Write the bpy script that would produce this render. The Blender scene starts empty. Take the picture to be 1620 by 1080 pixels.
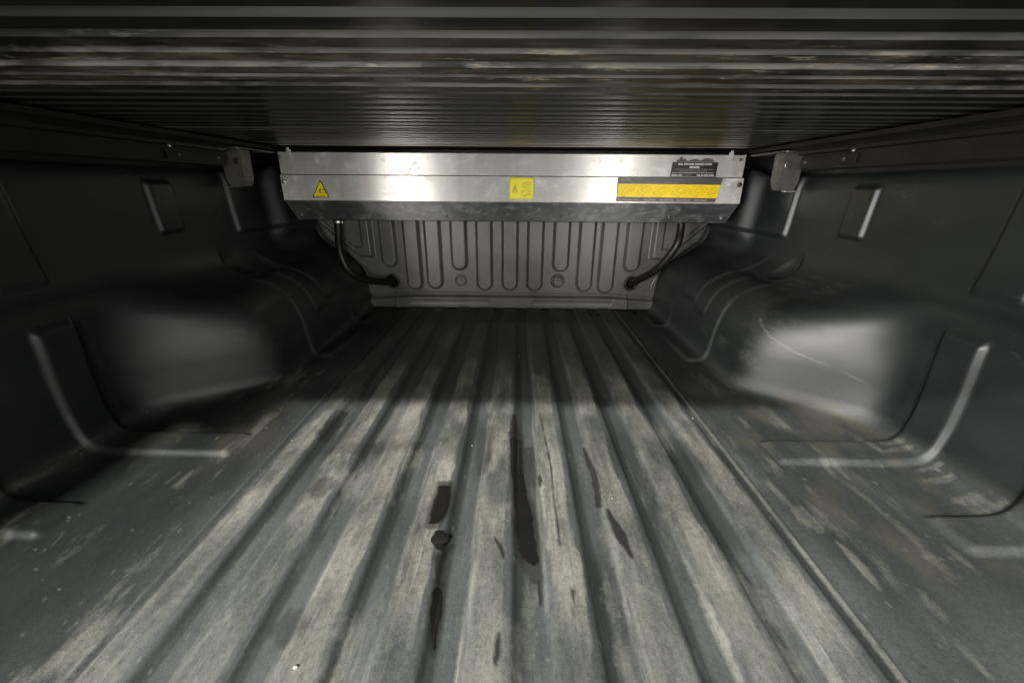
import bpy, bmesh, math, random
import numpy as np
from mathutils import Matrix, Vector

S = bpy.context.scene
C = S.collection
random.seed(7)

# ------------------------------------------------------------------ camera
F_PX, VP = 610.0, (817.0, 295.0)
CAM = Vector((0.02, 0.0, 0.454))
pitch = math.atan((540 - VP[1]) / F_PX)
yaw = math.atan((VP[0] - 810) / F_PX * math.cos(pitch))
roll = math.radians(0.45)
fw = Vector((-math.sin(yaw) * math.cos(pitch), math.cos(yaw) * math.cos(pitch), -math.sin(pitch)))
rt = fw.cross(Vector((0, 0, 1))).normalized()
up = rt.cross(fw)
r2 = rt * math.cos(roll) + up * math.sin(roll)
u2 = up * math.cos(roll) - rt * math.sin(roll)
cd = bpy.data.cameras.new('camera')
cd.sensor_width = 36.0
cd.lens = F_PX / 1620 * 36.0
cd.clip_start = 0.01
cd.clip_end = 200
cam = bpy.data.objects.new('camera', cd)
C.objects.link(cam)
m = Matrix((r2, u2, -fw)).transposed().to_4x4()
m.translation = CAM
cam.matrix_world = m
S.camera = cam

# ------------------------------------------------------------------ light
w = bpy.data.worlds.new('World')
S.world = w
w.use_nodes = True
w.node_tree.nodes['Background'].inputs[0].default_value = (0.93, 0.98, 1.0, 1)
w.node_tree.nodes['Background'].inputs[1].default_value = 0.56


def lamp(name, loc, target, sx, sy, power, col):
    d = bpy.data.lights.new(name, 'AREA')
    d.shape = 'RECTANGLE'
    d.size, d.size_y = sx, sy
    d.energy = power
    d.color = col
    o = bpy.data.objects.new(name, d)
    o.location = loc
    o.rotation_euler = (Vector(target) - Vector(loc)).to_track_quat('-Z', 'Y').to_euler()
    C.objects.link(o)
    return o


# two ceiling lamps of the hall behind the open tailgate
lamp('ceiling_lamp', (-1.40, -2.62, 2.53), (0, 0.5, 0.1), 0.34, 0.06, 330, (1.0, 0.985, 0.93))
lamp('ceiling_lamp', (-1.95, -4.55, 2.53), (0, 0.9, 0.1), 0.40, 0.09, 115, (1.0, 0.985, 0.94))
# added broad fill lamps left and right behind the truck, brightening the arches
lamp('fill_lamp', (-4.9, -4.6, 0.45), (0.3, 0.9, 0.3), 2.8, 2.3, 860, (1.0, 0.97, 0.95))
lamp('fill_lamp', (4.7, -4.8, 0.45), (-0.3, 0.9, 0.3), 2.6, 2.3, 50, (1.0, 0.98, 0.95))
# two tall bright windows at the far end of the hall
lamp('window_light', (-2.02, -5.0, 0.35), (-0.3, 1.25, 0.35), 0.46, 2.3, 135, (1.0, 0.955, 0.89))
lamp('window_light', (1.70, -5.0, 0.35), (0.3, 1.25, 0.35), 0.46, 2.3, 112, (1.0, 0.97, 0.88))

S.view_settings.view_transform = 'Standard'
S.view_settings.look = 'None'
S.view_settings.gamma = 1
S.view_settings.exposure = 0.0


# ------------------------------------------------------------------ helpers
def ss(a, b, x):
    t = np.clip((x - a) / (b - a), 0, 1)
    return t * t * (3 - 2 * t)


def vnoise(x, y, seed=0):
    xi = np.floor(x).astype(np.int64)
    yi = np.floor(y).astype(np.int64)
    fx = x - xi
    fy = y - yi
    fx = fx * fx * (3 - 2 * fx)
    fy = fy * fy * (3 - 2 * fy)

    def h(a, b):
        n = (a * 374761393 + b * 668265263 + seed * 974634777) & 0xFFFFFFFF
        n = ((n ^ (n >> 13)) * 1274126177) & 0xFFFFFFFF
        n = n ^ (n >> 16)
        return (n & 0xFFFF) / 65535.0
    return (h(xi, yi) * (1 - fx) + h(xi + 1, yi) * fx) * (1 - fy) + (h(xi, yi + 1) * (1 - fx) + h(xi + 1, yi + 1) * fx) * fy


def fbm(x, y, seed=0, octv=4, gain=0.5):
    s = 0
    a = 1
    t = 0
    for k in range(octv):
        s = s + a * vnoise(x * 2 ** k, y * 2 ** k, seed + k * 17)
        t += a
        a *= gain
    return s / t


def link(name, me, mat=None, parent=None):
    o = bpy.data.objects.new(name, me)
    C.objects.link(o)
    if mat is not None and not me.materials:
        for q in (mat if isinstance(mat, (list, tuple)) else [mat]):
            me.materials.append(q)
    if parent is not None:
        o.parent = parent
    return o


def tag(o, label=None, cat=None, group=None, kind=None):
    if label: o['label'] = label
    if cat: o['category'] = cat
    if group: o['group'] = group
    if kind: o['kind'] = kind
    return o


def empty(name, loc, label, cat, group=None):
    o = bpy.data.objects.new(name, None)
    o.empty_display_size = 0.05
    o.location = loc
    C.objects.link(o)
    return tag(o, label, cat, group)


def fix_parent(root):
    """children are modelled in world space: undo the root's offset"""
    bpy.context.view_layer.update()
    for ch in root.children:
        ch.matrix_parent_inverse = root.matrix_world.inverted()


def from_arrays(name, V, quads, mat, parent=None, smooth=True, attrs=None):
    me = bpy.data.meshes.new(name)
    V = np.asarray(V, dtype=np.float32).reshape(-1, 3)
    quads = np.asarray(quads, dtype=np.int32)
    k = quads.shape[1]
    n = len(quads)
    me.vertices.add(len(V))
    me.vertices.foreach_set('co', V.ravel())
    me.loops.add(n * k)
    me.loops.foreach_set('vertex_index', quads.ravel())
    me.polygons.add(n)
    me.polygons.foreach_set('loop_start', np.arange(0, n * k, k, dtype=np.int32))
    me.polygons.foreach_set('loop_total', np.full(n, k, dtype=np.int32))
    me.update(calc_edges=True)
    me.polygons.foreach_set('use_smooth', np.full(n, smooth, dtype=bool))
    for an, av in (attrs or {}).items():
        a = me.attributes.new(an, 'FLOAT', 'POINT')
        a.data.foreach_set('value', np.asarray(av, dtype=np.float32).ravel())
    return link(name, me, mat, parent)


def grid_quads(n, mm, flip=False):
    i = np.arange(n - 1)[:, None] * mm + np.arange(mm - 1)[None, :]
    q = np.stack([i, i + 1, i + mm + 1, i + mm], -1).reshape(-1, 4)
    return q[:, ::-1] if flip else q


def bm_obj(name, bm, mat, parent=None, smooth=False):
    me = bpy.data.meshes.new(name)
    bmesh.ops.recalc_face_normals(bm, faces=bm.faces)
    bm.to_mesh(me)
    bm.free()
    if smooth:
        for p in me.polygons: p.use_smooth = True
    return link(name, me, mat, parent)


def box(bm, x0, x1, y0, y1, z0, z1, bev=0.0, seg=2):
    r = bmesh.ops.create_cube(bm, size=1)
    for v in r['verts']:
        v.co = Vector(((x0 + x1) / 2 + v.co.x * (x1 - x0), (y0 + y1) / 2 + v.co.y * (y1 - y0), (z0 + z1) / 2 + v.co.z * (z1 - z0)))
    if bev:
        es = list({e for v in r['verts'] for e in v.link_edges})
        bmesh.ops.bevel(bm, geom=es, offset=bev, segments=seg, affect='EDGES', profile=0.5)


def extrude_profile(bm, pts, x0, x1, cap=True):
    """closed (y,z) polygon swept along x"""
    a = [bm.verts.new((x0, p[0], p[1])) for p in pts]
    b = [bm.verts.new((x1, p[0], p[1])) for p in pts]
    n = len(pts)
    for i in range(n):
        bm.faces.new((a[i], a[(i + 1) % n], b[(i + 1) % n], b[i]))
    if cap:
        bm.faces.new(a)
        bm.faces.new(list(reversed(b)))


def cyl(bm, c, axis, r, h, seg=20, bev=0.0, r2_=None):
    q = Vector(axis).normalized().to_track_quat('Z', 'Y').to_matrix().to_4x4()
    r_ = bmesh.ops.create_cone(bm, cap_ends=True, segments=seg, radius1=r, radius2=r if r2_ is None else r2_, depth=h,
                               matrix=Matrix.Translation(Vector(c)) @ q)
    if bev:
        es = [e for e in {e for v in r_['verts'] for e in v.link_edges} if len(e.link_faces) == 2 and any(len(f.verts) > 4 for f in e.link_faces)]
        bmesh.ops.bevel(bm, geom=es, offset=bev, segments=2, affect='EDGES', profile=0.5)


def torus(bm, c, axis, R, r, n=28, k=8):
    q = Vector(axis).normalized().to_track_quat('Z', 'Y').to_matrix()
    ring = []
    for i in range(n):
        a = 2 * math.pi * i / n
        row = []
        for j in range(k):
            b = 2 * math.pi * j / k
            p = Vector(((R + r * math.cos(b)) * math.cos(a), (R + r * math.cos(b)) * math.sin(a), r * math.sin(b)))
            row.append(bm.verts.new(Vector(c) + q @ p))
        ring.append(row)
    for i in range(n):
        for j in range(k):
            bm.faces.new((ring[i][j], ring[(i + 1) % n][j], ring[(i + 1) % n][(j + 1) % k], ring[i][(j + 1) % k]))


def spline(pts, per=10):
    P = [Vector(p) for p in pts]
    P = [P[0] * 2 - P[1]] + P + [P[-1] * 2 - P[-2]]
    out = []
    for i in range(1, len(P) - 2):
        for s in range(per):
            t = s / per
            a, b, c, d = P[i - 1:i + 3]
            out.append(0.5 * ((2 * b) + (-a + c) * t + (2 * a - 5 * b + 4 * c - d) * t * t + (-a + 3 * b - 3 * c + d) * t ** 3))
    out.append(P[-2])
    return out


def tube(bm, pts, r, k=14):
    rows = []
    up_ = Vector((0, 0, 1))
    prev = None
    for i, p in enumerate(pts):
        t = (pts[min(i + 1, len(pts) - 1)] - pts[max(i - 1, 0)]).normalized()
        if prev is None:
            n = t.orthogonal().normalized()
        else:
            n = (prev - t * prev.dot(t)).normalized()
        prev = n
        b = t.cross(n)
        rr = r(i / (len(pts) - 1)) if callable(r) else r
        rows.append([bm.verts.new(p + (n * math.cos(2 * math.pi * j / k) + b * math.sin(2 * math.pi * j / k)) * rr) for j in range(k)])
    for i in range(len(rows) - 1):
        for j in range(k):
            bm.faces.new((rows[i][j], rows[i][(j + 1) % k], rows[i + 1][(j + 1) % k], rows[i + 1][j]))
    bm.faces.new(list(reversed(rows[0])))
    bm.faces.new(rows[-1])


# ------------------------------------------------------------------ materials
class NT:
    def __init__(self, name):
        self.m = bpy.data.materials.new(name)
        self.m.use_nodes = True
        self.t = self.m.node_tree
        self.b = self.t.nodes['Principled BSDF']

    def n(self, typ, **kw):
        o = self.t.nodes.new(typ)
        for k, v in kw.items():
            if k in ('data_type', 'blend_type', 'operation', 'noise_dimensions', 'attribute_name', 'direction_type', 'axis', 'uv_map', 'feature', 'clamp'):
                setattr(o, k, v)
        return o

    def l(self, a, b):
        self.t.links.new(a, b)

    def noise(self, scale, detail=3, rough=0.5, vec=(1, 1, 1), dist=0.0):
        tc = self.n('ShaderNodeTexCoord')
        mp = self.n('ShaderNodeMapping')
        mp.inputs['Scale'].default_value = vec
        self.l(tc.outputs['Object'], mp.inputs[0])
        o = self.n('ShaderNodeTexNoise')
        o.inputs['Scale'].default_value = scale
        o.inputs['Detail'].default_value = detail
        o.inputs['Roughness'].default_value = rough
        o.inputs['Distortion'].default_value = dist
        self.l(mp.outputs[0], o.inputs['Vector'])
        return o.outputs['Fac']

    def ramp(self, fac, a, b, lo=0.0, hi=1.0):
        o = self.n('ShaderNodeMapRange')
        o.inputs['From Min'].default_value = a
        o.inputs['From Max'].default_value = b
        o.inputs['To Min'].default_value = lo
        o.inputs['To Max'].default_value = hi
        self.l(fac, o.inputs['Value'])
        return o.outputs[0]

    def math(self, op, a, b=None):
        o = self.n('ShaderNodeMath', operation=op)
        for i, v in enumerate((a, b)):
            if v is None: continue
            if isinstance(v, (int, float)): o.inputs[i].default_value = v
            else: self.l(v, o.inputs[i])
        return o.outputs[0]

    def mix(self, fac, a, b):
        o = self.n('ShaderNodeMix', data_type='RGBA')
        if isinstance(fac, (int, float)): o.inputs[0].default_value = fac
        else: self.l(fac, o.inputs[0])
        for i, v in ((6, a), (7, b)):
            if isinstance(v, tuple): o.inputs[i].default_value = (*v, 1) if len(v) == 3 else v
            else: self.l(v, o.inputs[i])
        return o.outputs[2]

    def attr(self, name):
        o = self.n('ShaderNodeAttribute', attribute_name=name)
        return o.outputs['Fac']

    def bump(self, h, strength=0.3, dist=0.001):
        o = self.n('ShaderNodeBump')
        o.inputs['Strength'].default_value = strength
        o.inputs['Distance'].default_value = dist
        self.l(h, o.inputs['Height'])
        self.l(o.outputs[0], self.b.inputs['Normal'])

    def set(self, **kw):
        for k, v in kw.items():
            i = self.b.inputs[k]
            if isinstance(v, (int, float, tuple)):
                i.default_value = (*v, 1) if isinstance(v, tuple) and len(v) == 3 else v
            else:
                self.l(v, i)
        return self


def plain(name, col, rough=0.5, metal=0.0, var=0.15, scale=40, bump=0.0, bscale=600, spec=0.5):
    t = NT(name)
    f = t.noise(scale, 4, 0.6)
    c = t.mix(t.ramp(f, 0.3, 0.7), tuple(max(0, x * (1 - var)) for x in col), tuple(min(1, x * (1 + var)) for x in col))
    t.set(**{'Base Color': c, 'Metallic': metal, 'Roughness': t.ramp(t.noise(scale * 1.7, 3), 0.3, 0.7, rough * 0.88, min(1, rough * 1.12)), 'Specular IOR Level': spec})
    if bump: t.bump(t.noise(bscale, 2), bump, 0.0006)
    return t.m


def mat_liner():
    t = NT('black_liner_plastic')
    d = t.attr('dust')
    wet = t.attr('wet')
    film = t.attr('film')
    gr = t.noise(480, 3, 0.65)
    grain = t.noise(210, 5, 0.8, (1.0, 0.75, 1.0))
    fine = t.noise(1100, 3, 0.75, (1.0, 0.5, 1.0))
    blot = t.noise(17, 4, 0.62, (1.0, 0.4, 1.0), 0.6)
    sm = t.noise(9, 5, 0.6, (1, 0.6, 1))
    g = t.math('ADD', t.math('MULTIPLY', grain, 0.7), t.math('MULTIPLY', fine, 0.3))
    k = t.math('ADD', t.math('MULTIPLY', d, 0.80), t.math('MULTIPLY', t.math('SUBTRACT', g, 0.5), t.math('ADD', t.math('MULTIPLY', d, 3.0), 0.10)))
    lng = t.noise(95, 4, 0.7, (1.0, 0.07, 1.0), 0.3)
    k = t.math('ADD', k, t.math('MULTIPLY', t.math('SUBTRACT', lng, 0.5), t.math('ADD', t.math('MULTIPLY', d, 1.3), 0.12)))
    hair = t.noise(300, 3, 0.6, (1.0, 0.022, 1.0))
    k = t.math('ADD', k, t.math('MULTIPLY', t.ramp(hair, 0.60, 0.72), t.math('ADD', t.math('MULTIPLY', film, 0.22), t.math('MULTIPLY', d, 0.30))))
    k = t.ramp(k, 0.02, 1.0)
    base = t.mix(t.ramp(sm, 0.3, 0.75), (0.009, 0.0112, 0.0108), (0.016, 0.0182, 0.0175))
    scuff = t.math('MULTIPLY', t.ramp(t.noise(26, 6, 0.8, (1, 0.5, 1.4), 1.4), 0.60, 0.70), t.ramp(t.noise(4, 2), 0.45, 0.6))
    base = t.mix(t.math('MULTIPLY', scuff, 0.55), base, (0.07, 0.072, 0.068))
    fk = t.math('MULTIPLY', film, t.math('MULTIPLY', t.ramp(g, 0.36, 0.64, 0.62, 1.28), t.ramp(blot, 0.3, 0.7, 0.7, 1.2)))
    base = t.mix(fk, base, (0.092, 0.100, 0.097))
    col = t.mix(k, base, t.mix(t.ramp(blot, 0.35, 0.68), (0.245, 0.238, 0.200), (0.365, 0.354, 0.305)))
    col = t.mix(t.attr('brown'), col, (0.20, 0.165, 0.105))
    col = t.mix(t.attr('scratch'), col, (0.32, 0.31, 0.28))
    col = t.mix(wet, col, (0.021, 0.020, 0.018))
    dirty = t.math('MINIMUM', t.math('ADD', k, fk), 1.0)
    rough = t.math('ADD', t.ramp(sm, 0.3, 0.8, 0.37, 0.47), t.math('MULTIPLY', dirty, 0.42))
    t.set(**{'Base Color': col, 'Roughness': t.math('SUBTRACT', rough, t.math('MULTIPLY', wet, 0.1)), 'Specular IOR Level': 0.45})
    h = t.math('ADD', t.math('MULTIPLY', gr, 0.5), t.math('MULTIPLY', t.math('ADD', grain, fine), t.math('MULTIPLY', dirty, 1.6)))
    t.bump(h, 0.34, 0.0010)
    return t.m


def mat_brushed(name, col, rough=0.34, scuff=0.5, aniso=1.0, metal=0.6):
    t = NT(name)
    sc = t.noise(14, 5, 0.7, (1.0, 1.0, 1.6), 1.2)
    sc2 = t.noise(70, 4, 0.7, (1, 1, 1), 0.8)
    streak = t.noise(6, 4, 0.65, (4.0, 1.0, 0.35))
    f = t.math('MULTIPLY', t.ramp(sc, 0.48, 0.60), t.ramp(sc2, 0.38, 0.62))
    c = t.mix(t.ramp(streak, 0.3, 0.7), tuple(x * 0.86 for x in col), col)
    c = t.mix(t.math('MULTIPLY', f, scuff), c, tuple(min(1, x * 1.28 + .03) for x in col))
    tg = t.n('ShaderNodeTangent', direction_type='UV_MAP', uv_map='UVMap')
    t.set(**{'Base Color': c, 'Metallic': t.math('SUBTRACT', metal, t.math('MULTIPLY', f, 0.35)), 'Roughness': t.math('ADD', t.ramp(streak, 0.3, 0.7, rough * 0.92, rough * 1.1), t.math('MULTIPLY', f, 0.12)), 'Anisotropic': aniso})
    t.l(tg.outputs[0], t.b.inputs['Tangent'])
    return t.m


def mat_slat(name, edge):
    t = NT(name)
    tc = t.n('ShaderNodeTexCoord')
    y = t.n('ShaderNodeSeparateXYZ')
    t.l(tc.outputs['Object'], y.inputs[0])
    d1 = t.noise(5.5, 5, 0.7, (0.8, 2.2, 1), 0.6)
    d2 = t.noise(70, 4, 0.7, (0.25, 1.0, 1))
    yy = y.outputs['Y']
    # road dust lies where it blew in over the tailgate, and on one slat further in
    band = t.math('MULTIPLY', t.ramp(yy, 0.335, 0.42), t.ramp(yy, 0.46, 0.58, 1.0, 0.0))
    band2 = t.math('MULTIPLY', t.ramp(yy, 0.84, 0.865), t.ramp(yy, 0.89, 0.93, 1.0, 0.0))
    k = t.math('MULTIPLY', t.math('ADD', band, t.math('MULTIPLY', band2, 0.50)), t.math('MULTIPLY', t.ramp(d1, 0.40, 0.58), t.ramp(d2, 0.34, 0.68, 0.15, 1.0)))
    fine = t.math('MULTIPLY', t.ramp(t.noise(38, 5, 0.8, (0.35, 1.6, 1)), 0.57, 0.66), t.math('MULTIPLY', band, 0.9))
    k = t.math('MINIMUM', t.math('ADD', t.math('MULTIPLY', k, 0.85), fine), 1.0)
    sd = t.noise(8, 3, 0.6, (0.3, 6, 1))
    if edge:
        c = t.mix(t.ramp(sd, 0.3, 0.7), (0.46, 0.455, 0.44), (0.60, 0.59, 0.57))
        t.set(**{'Metallic': t.math('SUBTRACT', 1.0, k), 'Roughness': t.ramp(k, 0, 1, 0.36, 0.8)})
    else:
        c = t.mix(t.ramp(sd, 0.3, 0.7), (0.007, 0.007, 0.0065), (0.012, 0.0115, 0.011))
        t.set(**{'Roughness': t.ramp(k, 0, 1, 0.28, 0.8), 'Anisotropic': 0.85, 'Specular IOR Level': 0.26})
        tg = t.n('ShaderNodeTangent', direction_type='UV_MAP', uv_map='UVMap')
        t.l(tg.outputs[0], t.b.inputs['Tangent'])
    c = t.mix(k, c, t.mix(fine, (0.25, 0.21, 0.145), (0.52, 0.46, 0.35)))
    t.set(**{'Base Color': c})
    return t.m


def mat_strip():
    t = NT('matt_black_joint')
    t.set(**{'Base Color': t.mix(t.noise(30), (0.006, 0.006, 0.006), (0.012, 0.012, 0.011)), 'Roughness': 0.6, 'Specular IOR Level': 0.2})
    return t.m


def mat_bulkhead():
    t = NT('grey_ribbed_plastic')
    sm = t.noise(7, 5, 0.65, (1, 1, 1), 0.5)
    sp = t.noise(240, 3, 0.7)
    c = t.mix(t.ramp(sm, 0.3, 0.7), (0.062, 0.0625, 0.060), (0.112, 0.111, 0.105))
    c = t.mix(t.ramp(sp, 0.66, 0.75, 0, 0.5), c, (0.32, 0.31, 0.28))
    t.set(**{'Base Color': c, 'Roughness': t.ramp(sm, 0.3, 0.7, 0.30, 0.42), 'Specular IOR Level': 0.5})
    t.bump(t.noise(1000, 2), 0.08, 0.0005)
    return t.m


M = {
    'liner': mat_liner(), 'bulk': mat_bulkhead(), 'slat': mat_slat('dusty_black_slat', False), 'slat_edge': mat_slat('worn_slat_edge', True), 'strip': mat_strip(),
    'alu': mat_brushed('brushed_aluminium', (0.86, 0.835, 0.80)),
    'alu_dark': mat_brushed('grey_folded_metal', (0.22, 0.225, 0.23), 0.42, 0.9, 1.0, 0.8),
    'endcap': plain('grey_cap_metal', (0.5, 0.49, 0.47), 0.45, 1.0),
    'rail': plain('black_rail_paint', (0.010, 0.0097, 0.009), 0.5, 0.0, 0.25, 20, 0.06, 600, 0.22),
    'cutmetal': plain('bare_cut_aluminium', (0.78, 0.77, 0.74), 0.35, 1.0, 0.1),
    'block': plain('grey_clamp_metal', (0.115, 0.112, 0.106), 0.5, 0.6, 0.2),
    'rubber': plain('black_rubber', (0.008, 0.0075, 0.007), 0.42, 0, 0.2, 60, 0.05, 300, 0.35),
    'steel': plain('zinc_steel', (0.6, 0.59, 0.56), 0.35, 1.0, 0.1),
    'darksteel': plain('dark_screw_steel', (0.12, 0.12, 0.115), 0.35, 0.9, 0.2),
    'yellow': plain('warning_yellow_print', (0.92, 0.80, 0.012), 0.45, 0, 0.04, 30),
    'amber': plain('instruction_yellow_print', (0.92, 0.66, 0.008), 0.45, 0, 0.04, 30),
    'ink': plain('black_print', (0.02, 0.02, 0.018), 0.45, 0, 0.2),
    'ink_soft': plain('faded_olive_print', (0.50, 0.42, 0.02), 0.5, 0, 0.15, 200),
    'label_grey': plain('charcoal_label_print', (0.085, 0.080, 0.078), 0.4, 0, 0.15),
    'white': plain('white_print', (0.75, 0.74, 0.72), 0.5, 0, 0.1, 300),
    'palegrey': plain('pale_grey_print', (0.34, 0.335, 0.34), 0.5, 0, 0.25, 300),
    'glue': plain('dark_glue_residue', (0.10, 0.098, 0.095), 0.6, 0, 0.3, 120),
    'shell': plain('dark_truck_paint', (0.02, 0.02, 0.02), 0.4, 0, 0.1),
    'wetfilm': plain('wet_dark_film', (0.020, 0.019, 0.016), 0.30, 0, 0.2, 30),
    'grit': plain('pale_grit', (0.5, 0.48, 0.42), 0.6, 0, 0.2, 200),
}

# ------------------------------------------------------------------ geometry of the tub
Y_NEAR, Y_FRONT = -0.06, 1.50
RIBP = 0.093
RIBX = [k * RIBP - 0.005 for k in range(-4, 5)]


def floor_h(x, y):
    h = np.zeros_like(x)
    for c in RIBX:
        d = np.abs(x - c)
        h = np.maximum(h, 0.0068 * (1 - ss(0.0215, 0.0315, d)))
    for c in (-0.418, 0.412):
        h = np.maximum(h, 0.0022 * (1 - ss(0.0012, 0.005, np.abs(x - c))))
    # a hair line groove either side of the middle channel
    for c in (RIBX[4] + 0.034, RIBX[5] - 0.034):
        h = h - 0.0015 * (1 - ss(0.001, 0.004, np.abs(x - c))) * ss(0.8, 1.0, y)
    # recessed fixing holes by the bulkhead
    for cx, cy in ((-0.519, 1.447), (0.497, 1.444), (0.321, 1.421)):
        r = np.hypot(x - cx, y - cy)
        h = h - 0.014 * (1 - ss(0.018, 0.026, r))
    h = h + 0.0012 * (fbm(x * 5 + 30, y * 4 + 9, 5, 2) - 0.5) * (1 - ss(0.43, 0.48, np.abs(x)))
    return h


def dab(x, y, cx, cy, rx, ry, seed, soft=0.35, rot=0.0):
    """ragged stain mask"""
    c, s = math.cos(rot), math.sin(rot)
    dx, dy = x - cx, y - cy
    a = (dx * c + dy * s) / rx
    b = (-dx * s + dy * c) / ry
    r = np.sqrt(a * a + b * b) + (fbm(x * 160, y * 70, seed, 3) - 0.5) * 0.9
    return 1 - ss(1 - soft, 1 + soft * 0.4, r)


def streak(x, y, pts, seed, soft=0.0016):
    """ragged wet streak: pts = (x, y, halfwidth)"""
    P = np.array(pts, dtype=float)
    P = P[np.argsort(P[:, 1])]
    cx = np.interp(y, P[:, 1], P[:, 0])
    hw = np.interp(y, P[:, 1], P[:, 2])
    inside = (y >= P[0, 1]) & (y <= P[-1, 1])
    d = np.abs(x - cx) - hw + (fbm(x * 250, y * 60, seed, 3) - 0.5) * 0.004
    return np.where(inside, 1 - ss(-soft, soft, d), 0)


def film_at(x, y):
    """thin grey traffic film on everything flat, fading towards the bulkhead"""
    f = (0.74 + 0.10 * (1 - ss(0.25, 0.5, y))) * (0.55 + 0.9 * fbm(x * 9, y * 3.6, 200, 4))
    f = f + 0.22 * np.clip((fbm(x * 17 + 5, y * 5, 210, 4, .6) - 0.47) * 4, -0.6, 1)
    return f * (0.46 + 0.54 * (1 - ss(0.66, 1.05, y))) * (1 - 0.78 * (1 - ss(-0.52, -0.38, x))) * (1 - 0.40 * ss(0.38, 0.5, x))  # film cut on the left puts the left wall's shade into the colour


def smear_at(x, y):
    """pale scuffs, drips and dried splashes"""
    sm = fbm(x * 26 + 3, y * 8, 300, 5, 0.6)
    d = np.clip((sm - 0.59) * 2.4, 0, 0.38) * (1 - ss(0.75, 1.05, y))
    sp = fbm(x * 190, y * 80, 310, 3, .65)
    d = np.maximum(d, np.clip((sp - 0.79) * 7, 0, 0.4) * (1 - ss(0.7, 1.3, y)))
    return d


def brown_at(x, y):
    b = 0.17 * ss(0.33, 0.5, x) * np.clip((fbm(x * 20, y * 11, 330, 4) - 0.46) * 4, 0, 1) * (1 - ss(0.7, 0.95, y)) * ss(0.26, 0.40, y)
    return np.maximum(b, 0.12 * (1 - ss(-0.5, -0.36, x)) * np.clip((fbm(x * 18, y * 10, 331, 4) - 0.45) * 4, 0, 1) * ss(0.45, 0.6, y) * (1 - ss(0.78, 0.9, y)))


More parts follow.
